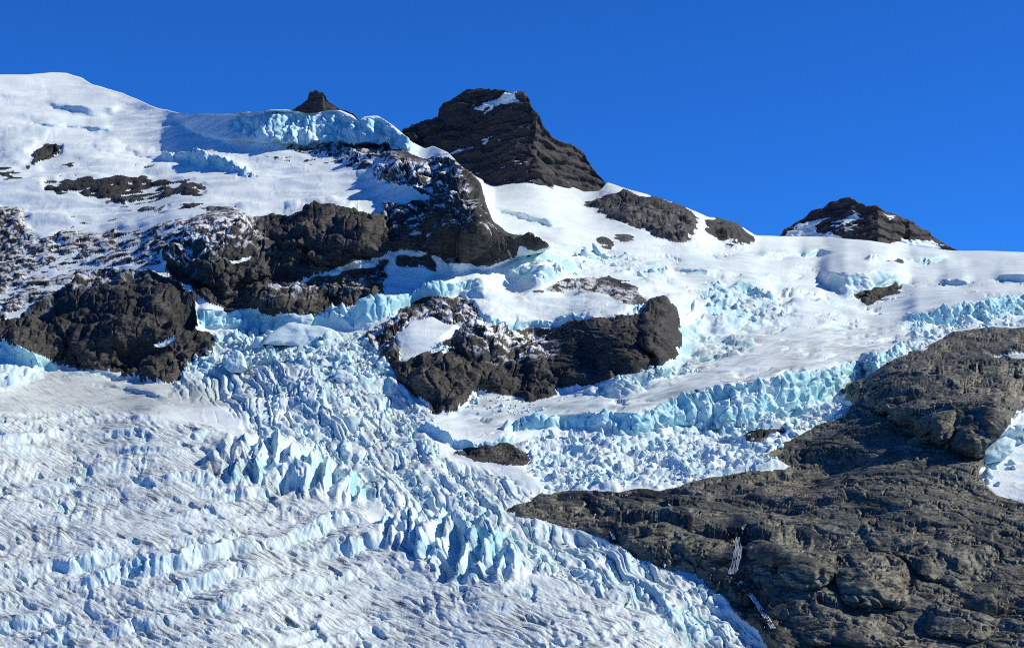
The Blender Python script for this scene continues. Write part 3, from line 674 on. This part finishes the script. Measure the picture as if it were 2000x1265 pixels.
# the far side behind the skyline and the run-out below the frame
NB = 10
back = []
for i in range(1, NB + 1):
    s = 18.0 * i ** 1.7
    p = P1[-1].copy(); p[:, 1] += s; p[:, 2] -= 0.10 * s + 0.0009 * s * s
    p[:, 0] *= (P1[-1][:, 1] + s) / P1[-1][:, 1]
    back.append(p)
front = []
for i in range(1, 15):
    y = BOT + 6 * 1.55 ** i
    p = np.stack(world_pt(cols, np.full(NC, y), np.full(NC, BASE(y)) * (D[0] / BASE(BOT))), -1)
    front.append(p)
PALL = np.concatenate([np.array(front[::-1]), P1, np.array(back)], 0)
def ext(Fd, f=None):
    return np.concatenate([np.repeat(Fd[:1], 14, 0), Fd, np.repeat(Fd[-1:], NB, 0)], 0)
padw = lambda Fd: np.pad(Fd, ((0, 0), (5, 5)), 'edge')
FO, TO = padw(ext(np.clip(fore * (1 - face * 0.7) + 0.5 * bench + 0.35 * chaos, 0, 1))).ravel(), padw(ext(np.clip(mid + 0.35 * up + 0.6 * bench, 0, 1))).ravel()
RS, BL, DI, DU, WE = ext(rs), ext(blue), ext(dirt), ext(dust), padw(ext(wet)).ravel()
PXA = ext(PX); PYA = np.concatenate([np.full((14, NC), 1400.0), PY, np.repeat(PY[-1:], NB, 0)], 0)
SIDE = [40, 110, 240, 480, 900]
def pad_pos(P):
    L_, R_ = [], []
    for e in SIDE:
        a = P[:, 0].copy(); a[:, 0] -= e; a[:, 2] -= 0.10 * e; a[:, 1] -= 0.15 * e; L_.insert(0, a)
        b = P[:, -1].copy(); b[:, 0] += e; b[:, 2] -= 0.05 * e; R_.append(b)
    return np.concatenate([np.stack(L_, 1), P, np.stack(R_, 1)], 1)
PALL = pad_pos(PALL); NC2 = NC + 10
NRA = PALL.shape[0]
idx = np.arange(NRA * NC2).reshape(NRA, NC2)
quads = np.stack([idx[:-1, :-1], idx[:-1, 1:], idx[1:, 1:], idx[1:, :-1]], -1).reshape(-1, 4)
cen = lambda Fd: (Fd[:-1, :-1] + Fd[:-1, 1:] + Fd[1:, 1:] + Fd[1:, :-1]).ravel() / 4
qrs, qx, qy = cen(padw(RS)), cen(padw(PXA + ext(wx))), cen(padw(PYA))
Vall = PALL.reshape(-1, 3); Ball, Dall, Uall = padw(BL).ravel(), padw(DI).ravel(), padw(DU).ravel()
def cut(name, sel, mat):
    q = quads[sel]
    u, inv = np.unique(q, return_inverse=True)
    me = mesh_from(name, Vall[u], inv.reshape(-1, 4), {'blue': Ball[u], 'dirt': Dall[u], 'dust': Uall[u], 'wet': WE[u], 'fore': FO[u], 'tongue': TO[u]})
    return link(name, me, mat)
isrock = qrs > 0
inp = lambda poly: sample(sdf([(min(max(a, GX0 - 40), GX1 + 40), min(max(b, GY0 - 40), GY1 + 40)) for a, b in poly]), qx, qy) > 0
region = np.zeros(len(quads), np.int8)
REG = [
 ('snowfield', None, ICE), ('rock_cliff', None, ROCK_CLIFF),
]
rk_slab = inp([(960,985),(1090,955),(1560,840),(1630,760),(1720,720),(1860,650),(2000,600),(2400,560),(2400,4000),(1500,4000),(900,1100)]) & isrock
rk_nun = inp([(690,650),(820,565),(930,570),(1040,560),(1080,530),(1240,530),(1345,600),(1345,700),(1060,800),(850,830),(760,750)]) & isrock
rk_low = inp([(-400,660),(-50,600),(60,590),(180,515),(300,515),(390,570),(430,640),(430,760),(-200,780)]) & isrock
rk_cliff = isrock & ~rk_slab & ~rk_nun & ~rk_low
ic = ~isrock
ic_fore = ic & inp([(-400,825),(0,690),(110,705),(345,740),(375,640),(430,600),(740,640),(860,830),(985,868),(1040,870),(1090,800),(1280,790),(1400,755),(1770,672),(1900,760),(1560,930),(1100,1000),(1300,1100),(1520,1250),(1600,1400),(1600,4000),(-400,4000)])
ic_snow = ic & ~ic_fore
def setp(o, **kw):
    for k_, v in kw.items(): o[k_] = v
    return o
g_low = setp(cut('glacier', ic_fore, ICE), kind='structure', label='crevassed white and blue glacier tumbling through the foreground')
g_up = setp(cut('snowfield', ic_snow, ICE), kind='structure', label='smooth upper snowfield and hanging ice below the skyline')
slab = setp(cut('rock_slab', rk_slab, ROCK_SLAB), kind='structure', label='ice-scoured grey green bedrock slope on the right')
cliffs = setp(cut('rock_cliff', rk_cliff, ROCK_CLIFF), kind='structure', label='dark snow-dusted cliffs and outcrops on the left mountainside')
nun = setp(cut('rock_island', rk_nun, ROCK_CLIFF), kind='structure', label='dark rounded rock island surrounded by glacier ice in the centre')
knob = setp(cut('rock_knoll', rk_low, ROCK_CLIFF), kind='structure', label='brown bare rock knoll above the left edge of the glacier')

# ------------------------------------------------------------------ the peaks on the skyline
def peak(name, top, foot, depth, mat, seed, snowpoly, label, rough=1.0, ncol=None, lean=0.55, nrow=170):
    T = np.array(top, float); Fq = np.array(foot, float)
    x0, x1 = T[0, 0], T[-1, 0]
    n = ncol or int((x1 - x0) / 1.4)
    cx = np.linspace(x0, x1, n)
    ct = np.interp(cx, T[:, 0], T[:, 1])
    ct = ct + rough * (3.2 * fbm(cx / 16, cx * 0 + 0.5, 4, seed, 0.6))
    cf = np.interp(cx, Fq[:, 0], Fq[:, 1])
    ct = np.minimum(ct, cf - 4)
    v = np.linspace(0, 1, nrow)[:, None]
    px = np.repeat(cx[None], nrow, 0); py = cf[None] + (ct - cf)[None] * v
    d = depth(px, py)
    P = np.stack(world_pt(px, py, d), -1)
    a, b = P[..., 0], P[..., 2] + 0.4 * P[..., 1]
    lc = (b - 0.10 * a + 8 * fbm(a / 60, b / 40, 2, seed + 9)) / 22.0; lf_ = lc - np.floor(lc)
    wp = fbm(a / 40, b / 30, 3, seed + 1)
    dd = 26 * boxes(a / 80 + 0.3 * wp, b / 75, seed + 2, 0.14, 0.9, 0.7, 0.55, 0.6) + 9 * boxes(a / 30 + 0.3 * wp, b / 24, seed + 3, 0.14, 0.9, 0.7, 0.55, 0.6) + 3.6 * boxes(a / 11, b / 8, seed + 5, 0.14, 0.9, 0.7, 0.55, 0.6) + 5.0 * (sstep(0, 0.25, lf_) - lf_) + 0.8 * fbm(a / 9, b / 5, 4, seed + 4) - 8
    dd = dd * rough * (0.25 + 0.75 * sstep(1.0, 0.95, v))
    nm = grid_normals(P)
    P = P + nm * dd[..., None]
    bk = []
    for i in range(1, 7):
        s = 16.0 * i ** 1.6
        p = P[-1].copy(); p[:, 1] += s; p[:, 2] -= 0.55 * s
        bk.append(p)
    P = np.concatenate([P, np.array(bk)], 0)
    sn = np.full(px.shape, -1.3)
    wxp, wyp = px + 5 * fbm(a / 20, b / 20, 3, seed + 6), py + 3 * fbm(a / 16, b / 12, 3, seed + 7)
    for poly, pl, fe in snowpoly:
        sn = np.maximum(sn, -1.3 + (pl + 1.3) * sstep(-fe, fe, sdf(poly, wxp, wyp)))
    nzp = grid_normals(P[:nrow])[..., 2]
    sn = sn + 0.9 * fbm(a / 22, b / 7, 4, seed + 8, 0.6) + 0.9 * (nzp - 0.45)
    sn = np.concatenate([sn, np.full((6, n), -1.0)], 0)
    m = P.shape[0]
    ii = np.arange(m * n).reshape(m, n)
    q = np.stack([ii[:-1, :-1], ii[:-1, 1:], ii[1:, 1:], ii[1:, :-1]], -1).reshape(-1, 4)
    s4 = (sn[:-1, :-1] + sn[:-1, 1:] + sn[1:, 1:] + sn[1:, :-1]).ravel() / 4
    V = P.reshape(-1, 3)
    loc = Vector(V.mean(0)); loc.z = float(V[:, 2].min())
    def piece(nm_, sel, mt, par=None):
        u, inv = np.unique(q[sel], return_inverse=True)
        me = mesh_from(nm_, V[u] - np.array(loc), inv.reshape(-1, 4), {'blue': np.zeros(len(u)), 'dirt': np.zeros(len(u))})
        return link(nm_, me, mt, par)
    root = bpy.data.objects.new(name, None); root.location = loc; COL.objects.link(root)
    piece('rock_face', s4 <= 0, mat, root)
    M2 = (s4 > 0).reshape(m - 1, n - 1); lab = np.zeros(M2.shape, np.int32); k_ = 0; rest = []
    for r0, c0 in zip(*np.nonzero(M2)):
        if lab[r0, c0]: continue
        k_ += 1; lab[r0, c0] = k_; st = [(r0, c0)]; cells = []
        while st:
            r_, c_ = st.pop(); cells.append(r_ * (n - 1) + c_)
            for a_, b_ in ((r_ + 1, c_), (r_ - 1, c_), (r_, c_ + 1), (r_, c_ - 1)):
                if 0 <= a_ < m - 1 and 0 <= b_ < n - 1 and M2[a_, b_] and not lab[a_, b_]:
                    lab[a_, b_] = k_; st.append((a_, b_))
        if len(cells) > 60: piece('snow_patch', np.array(cells), ICE, root)
        else: rest += cells
    if rest: piece('snow_dusting', np.array(rest), ICE, root)['kind'] = 'stuff'
    setp(root, label=label, category='mountain peak', group='dark rock peaks on the skyline')
    return root
def dep_main(px, py):
    yb = np.interp(px, [780, 945, 1000, 1045, 1090, 1140, 1210], [400, 378, 364, 361, 380, 402, 389])
    return 2480 + (yb - py) * 0.55 + np.where(px < 1050, (1050 - px) * 0.35, (px - 1050) * 0.75)
peak('rock_peak', [(780,272),(787,252),(800,246),(820,239),(840,233),(855,227),(859,210),(866,201),(885,192),(900,182),(912,174),(940,174),(985,178),(1025,180),(1034,195),(1040,212),(1055,225),(1062,245),(1075,260),(1085,270),(1100,278),(1118,282),(1135,293),(1145,305),(1155,325),(1170,340),(1180,350),(1185,358),(1195,372),(1210,386),(1222,398)],
     [(780,340),(870,380),(945,410),(1000,395),(1045,392),(1090,412),(1140,432),(1222,412)], dep_main, ROCK_PEAK, 201,
     [([(925,215),(960,195),(985,184),(1008,183),(1015,198),(1000,206),(975,210),(940,220)], 1.2, 7), ([(860,300),(900,282),(940,272),(975,272),(940,280),(900,292),(875,302)], 0.5, 5), ([(900,300),(1040,300),(1150,350),(1100,370),(920,360)], -0.75, 20), ([(920,265),(950,260),(970,268)], 0.5, 4)],
     'tall dark flat-topped rock peak with a snow patch near its summit')
peak('rock_pinnacle', [(560,224),(580,209),(594,199),(601,194),(603,184),(606,179),(612,180),(616,175),(621,177),(625,181),(630,179),(635,184),(638,194),(646,201),(656,208),(668,213),(690,221),(704,236),(714,250)],
     [(560,262),(714,272)], lambda x, y: 2420 + (260 - y) * 0.5 + np.abs(x - 630) * 0.3, ROCK_PEAK, 231, [], 'small castle-shaped rock pinnacle poking above the ice ridge', 0.35)
peak('snowy_rock_peak', [(1495,474),(1525,459),(1545,441),(1570,426),(1585,411),(1605,410),(1620,396),(1640,387),(1660,387),(1680,397),(1695,403),(1712,404),(1740,416),(1775,431),(1800,446),(1830,470),(1862,490),(1885,504)],
     [(1495,492),(1600,500),(1715,506),(1885,515)], lambda x, y: 2600 + (486 - y) * 0.7 + np.where(x < 1715, (1715 - x) * 0.42, (x - 1715) * 0.6), ROCK_PEAK, 251,
     [([(1525,462),(1560,440),(1600,428),(1625,422),(1590,440),(1600,455),(1640,462),(1680,482),(1700,495),(1500,490)], 1.3, 5), ([(1640,440),(1670,415),(1695,400),(1690,410),(1665,435),(1650,450)], 0.6, 7), ([(1590,455),(1640,420),(1690,430),(1660,470)], -0.3, 12), ([(1765,465),(1800,470),(1862,491),(1862,500),(1720,500),(1716,490)], 1.3, 4), ([(1720,410),(1745,425),(1740,435)], 0.3, 5)],
     'snow-streaked pointed rock peak standing above the right snowfield', 0.7)

# ------------------------------------------------------------------ loose ice blocks
rng = random.Random(7); nrng = np.random.RandomState(7)
import bmesh
def block_mesh(i, tall=1.0):
    bm = bmesh.new()
    for _ in range(13):
        p = Vector((rng.uniform(-1, 1), rng.uniform(-1, 1), rng.uniform(-1, 1)))
        m_ = max(abs(p.x), abs(p.y), abs(p.z)); p = p / m_ * rng.uniform(0.75, 1.0)
        bm.verts.new((p.x, p.y * 0.85, p.z * 0.8 * tall + 0.25))
    bmesh.ops.convex_hull(bm, input=bm.verts[:])
    for v in [v for v in bm.verts if not v.link_faces]: bm.verts.remove(v)
    bmesh.ops.triangulate(bm, faces=bm.faces[:])
    bm.verts.ensure_lookup_table()
    V = np.array([v.co[:] for v in bm.verts]); 
    for n_, v in enumerate(bm.verts): v.index = n_
    T = np.array([[v.index for v in f.verts] for f in bm.faces]); bm.free()
    return V, T
VARS = [block_mesh(i, 1.0 + 0.5 * (i % 3)) for i in range(14)]
VME = []
for i, (V, T) in enumerate(VARS):
    me = mesh_from('ice_block', V, T, {'blue': np.full(len(V), (0.25, 0.45, 0.7, 0.35)[i % 4]), 'dirt': np.full(len(V), (0.0, 0.15, 0.05)[i % 3])})
    me.materials.append(ICE); VME.append(me)
def surf(px, py):
    ci = int(round((px + 140) / 2280 * (NC - 1))); ci = min(max(ci, 0), NC - 1)
    t = (py - BOT) / (crest[ci] - BOT); ri = int(round(t * (NR - 1))); ri = min(max(ri, 0), NR - 1)
    return SLOPE_P[ri, ci], SLOPE_N[ri, ci], rs[ri, ci], D[ri, ci]
SCAT = [
 ([(1010,880),(1060,850),(1250,855),(1400,830),(1480,815),(1670,788),(1670,800),(1580,850),(1490,890),(1540,912),(1380,938),(1200,952),(1085,962),(1045,930)], 760, 2, 10),
 ([(390,660),(560,645),(760,660),(770,735),(700,750),(560,705),(410,720),(350,742)], 420, 3, 11),
 ([(430,740),(700,730),(850,815),(830,850),(880,900),(980,930),(1060,965),(985,995),(900,990),(700,900),(560,830),(440,790)], 330, 2.5, 8),
 ([(700,950),(860,990),(1000,1010),(1200,1070),(1370,1140),(1500,1268),(1400,1260),(1250,1180),(1000,1100),(850,1040)], 150, 2.5, 8),
 ([(1370,575),(1400,552),(1470,556),(1540,592),(1550,615),(1480,636),(1400,636)], 60, 4, 12),
 ([(990,520),(1060,484),(1130,484),(1240,502),(1305,530),(1280,556),(1180,520),(1060,545)], 45, 4, 14),
 ([(1770,625),(1860,608),(2000,590),(2000,640),(1880,646),(1800,678),(1700,728),(1620,745),(1640,720),(1780,672)], 150, 4, 11),
 ([(900,775),(950,765),(1080,800),(1000,815),(910,805)], 90, 2, 5),
 ([(820,690),(860,672),(890,690),(870,700)], 40, 2, 5),
 ([(1180,745),(1300,715),(1380,718),(1300,748)], 70, 3, 7),
 ([(1915,880),(2000,830),(2000,975),(1930,960)], 16, 8, 22),
]
cand = []
for poly, n, lo, hi in SCAT:
    xs = [p[0] for p in poly]; ys = [p[1] for p in poly]
    k_ = 0
    X = nrng.uniform(min(xs), max(xs), n * 6); Y = nrng.uniform(min(ys), max(ys), n * 6)
    ok = sdf(poly, X, Y) > 0
    for x, y in list(zip(X[ok], Y[ok]))[:n]:
        size = lo + (hi - lo) * rng.random() ** 4
        cand.append((size, x, y))
cand.sort(reverse=True)
bV, bT, bB, bD, off = [], [], [], [], 0
count = 0
for size, x, y in cand:
    p, nn, rsv, d = surf(x, y)
    if rsv > 0.6: continue
    s = size * d / FPX
    i = rng.randrange(len(VARS))
    rot = (rng.uniform(-.5, .5), rng.uniform(-.5, .5), rng.uniform(0, 6.28))
    sc3 = (s * rng.uniform(.8, 1.3), s * rng.uniform(.7, 1.1), s * rng.uniform(.7, 1.2))
    if count < 290:
        o = bpy.data.objects.new('ice_block', VME[i]); COL.objects.link(o)
        o.location = p; o.rotation_euler = rot; o.scale = sc3
        o.parent = g_up if y < 640 else g_low
        count += 1
    else:
        from mathutils import Euler
        M = np.array(Euler(rot).to_matrix())
        V, T = VARS[i]
        bV.append((V * np.array(sc3)) @ M.T + p); bT.append(T + off); off += len(V)
        bB.append(np.full(len(V), rng.choice((0.15, 0.3, 0.5, 0.75)))); bD.append(np.full(len(V), rng.choice((0, 0, .15, .35))))
rub = link('ice_rubble', mesh_from('ice_rubble', np.concatenate(bV), np.concatenate(bT), {'blue': np.concatenate(bB), 'dirt': np.concatenate(bD)}), ICE, g_low)
rub['kind'] = 'stuff'

# ------------------------------------------------------------------ meltwater, the fallen slab, boulders
def path_on(pts, n):
    P = np.array(pts, float); seg = np.r_[0, np.cumsum(np.hypot(*np.diff(P, axis=0).T))]
    t = np.linspace(0, seg[-1], n)
    return np.interp(t, seg, P[:, 0]), np.interp(t, seg, P[:, 1])
def stream(name, pts, widths, seed, label, cat='waterfall', strands=3, free=False):
    """ropes of white water that follow the rock"""
    x, y = path_on(pts, 60); w = np.interp(np.linspace(0, 1, 60), np.linspace(0, 1, len(widths)), widths)
    V, Q, off = [], [], 0
    for k_ in range(strands):
        ox = (k_ - (strands - 1) / 2) * 0.9 * w / strands + 0.14 * w * fbm(np.arange(60) / 20.0, np.full(60, k_ * 3.3 + seed), 3, seed)
        rad = 0.62 * w / strands * np.clip(0.9 + 0.5 * perlin(np.arange(60) / 14.0, np.full(60, k_ * 7.1 + 0.4), seed + 5), 0.4, 1.5)
        ring = []
        raw = [surf(a_, b_) for a_, b_ in zip(x + ox, y)]
        dp = np.array([q_[0][1] * CP + q_[0][2] * SP for q_ in raw])
        dp = np.array([dp[max(0, i - 4):i + 5].min() for i in range(60)])
        dp = np.convolve(np.pad(dp, 4, 'edge'), np.ones(9) / 9, 'valid') - 3.0
        if free: dp[:] = dp.min() - 5.0
        C = np.stack(world_pt(x + ox, y, dp), -1)
        for (p, nn, _, d), c, r_ in zip(raw, C, rad):
            m_ = d / FPX
            for q_ in range(6):
                th = q_ * math.pi / 3
                ring.append(c + np.array([math.cos(th) * r_ * m_, -math.sin(th) * 0.5 * r_ * m_, math.sin(th) * 0.35 * r_ * m_]))
        V += ring
        for i in range(59):
            for q_ in range(6):
                a0 = off + i * 6 + q_; a1 = off + i * 6 + (q_ + 1) % 6
                Q.append((a0, a1, a1 + 6, a0 + 6))
        off += 360
    V = np.array(V); loc = V[np.argmin(V[:, 2])].copy()
    o = link(name, mesh_from(name, V - loc, np.array(Q)), WATER); o.location = loc
    return setp(o, label=label, category=cat)
stream('waterfall', [(1441,1048),(1441,1072),(1438,1095),(1434,1120)], [8, 13, 15, 26], 401, 'white waterfall dropping over the rounded rock step', strands=12, free=True)
stream('cascade', [(1432,1116),(1440,1130),(1458,1150),(1474,1170),(1488,1192),(1508,1222),(1527,1258)], [24, 16, 12, 10, 12, 14, 16], 411, 'thin white cascade running down rock beside the glacier edge', strands=4)
stream('stream', [(1163,1003),(1158,1016),(1180,1028),(1195,1040),(1200,1052)], [3, 4, 5, 6, 7], 421, 'short white trickle near the left tip of the rock slope', 'stream', 2)
stream('stream', [(1306,984),(1325,998),(1338,1010),(1330,1030)], [4, 6, 5, 4], 431, 'faint white trickle above the middle of the rock slope', 'stream', 2)
stream('stream', [(1297,1072),(1300,1090),(1296,1108)], [4, 5, 4], 441, 'faint white trickle ending at the glacier edge', 'stream', 2)
stream('stream', [(1828,1062),(1845,1070),(1862,1084)], [10, 12, 5], 451, 'glistening wet streak on the rock slope at right', 'stream', 3)

def shell(name, outline, label, cat, lean, thick, mat, seed, blue, dirt, parent=None):
    """a broken plate of ice standing on the slope: traced front, own thickness, ragged face"""
    O = np.array(outline, float); cxm, cym = O[:, 0].mean(), O[:, 1].max() - 4
    p, nn, _, d = surf(cxm, cym)
    d = d - 8
    nr, na = 9, 64
    seg = np.r_[0, np.cumsum(np.hypot(*np.diff(np.r_[O, O[:1]], axis=0).T))]
    t = np.linspace(0, seg[-1], na, endpoint=False); OO = np.r_[O, O[:1]]
    ex, ey = np.interp(t, seg, OO[:, 0]), np.interp(t, seg, OO[:, 1])
    cx0, cy0 = O[:, 0].mean(), O[:, 1].mean()
    rows = []
    for side in (0, 1):
        for k_ in (range(nr) if side == 0 else range(nr - 1, -1, -1)):
            f = (k_ + 0.02) / (nr - 1)
            X = cx0 + (ex - cx0) * f; Y = cy0 + (ey - cy0) * f
            dep = d + (O[:, 1].max() - Y) * lean * d / FPX + (thick if side else 0) + (1 - f ** 4) * (-2.5 if side == 0 else 2)
            P_ = np.stack(world_pt(X, Y, dep), -1)
            P_[:, 1] += 1.4 * fbm(P_[:, 0] / 9, P_[:, 2] / 7, 4, seed)
            rows.append(P_)
    V = np.concatenate(rows); m_ = len(rows)
    Q = np.array([(i * na + j, i * na + (j + 1) % na, (i + 1) * na + (j + 1) % na, (i + 1) * na + j) for i in range(m_ - 1) for j in range(na)])
    loc = np.array([V[:, 0].mean(), V[:, 1].mean(), V[:, 2].min()])
    o = link(name, mesh_from(name, V - loc, Q, {'blue': np.full(len(V), blue), 'dirt': np.full(len(V), dirt)}), mat, parent)
    o.location = loc
    return setp(o, label=label, category=cat)
shell('ice_slab', [(510,672),(522,655),(545,640),(565,629),(590,632),(605,636),(625,636),(648,642),(662,650),(672,666),(676,680),(640,680),(590,676),(545,674)], 'large smooth pale blue ice slab fallen below the ice wall', 'ice slab', 0.9, 26, ICE, 501, 0.32, 0.05)
shell('ice_slab', [(438,716),(444,700),(452,690),(466,684),(474,690),(480,706),(484,720),(470,728),(448,726)], 'upright angular ice block in the rubble beside the rock knoll', 'ice block', 0.5, 14, ICE, 511, 0.30, 0.05)
shell('ice_slab', [(652,737),(658,722),(672,722),(700,738),(712,748),(690,750),(664,748)], 'tilted pale ice slab among seracs left of the rock island', 'ice slab', 0.9, 14, ICE, 521, 0.15, 0.05)
shell('ice_slab', [(1918,888),(1935,868),(1960,850),(1985,860),(1980,880),(1955,900),(1925,906)], 'pale green ice block at the edge of the right snow patch', 'ice block', 0.8, 20, ICE, 531, 0.55, 0.1)
shell('ice_slab', [(560,640),(562,612),(590,611),(608,612),(614,622),(604,640)], 'squared ice block broken from the end of the ice wall', 'ice block', 0.5, 12, ICE, 541, 0.42, 0.0)
def boulder(px, py, size, label, seed):
    p, nn, _, d = surf(px, py); s_ = size * d / FPX
    bm = bmesh.new(); bmesh.ops.create_icosphere(bm, subdivisions=3, radius=1.0)
    V = np.array([v.co[:] for v in bm.verts])
    for n_, v in enumerate(bm.verts): v.index = n_
    T = np.array([[v.index for v in f.verts] for f in bm.faces]); bm.free()
    f = 1 + 0.28 * fbm(V[:, 0] * 1.6 + seed, V[:, 1] * 1.6 + V[:, 2], 4, seed)
    V = V * f[:, None] * np.array([s_, s_ * 0.85, s_ * 0.75])
    V[:, 2] -= V[:, 2].min() + 0.15 * s_
    o = link('boulder', mesh_from('boulder', V, T, {'dust': np.zeros(len(V))}), ROCK_SLAB); o.location = p
    return setp(o, label=label, category='boulder', group='loose boulders')
boulder(1361, 771, 4, 'single small dark boulder on the snow above the ice front', 601)
boulder(1925, 1200, 30, 'large rounded boulder near the lower right corner', 602)
boulder(1673, 1245, 7, 'small pale boulder at the bottom of the rock slope', 603)
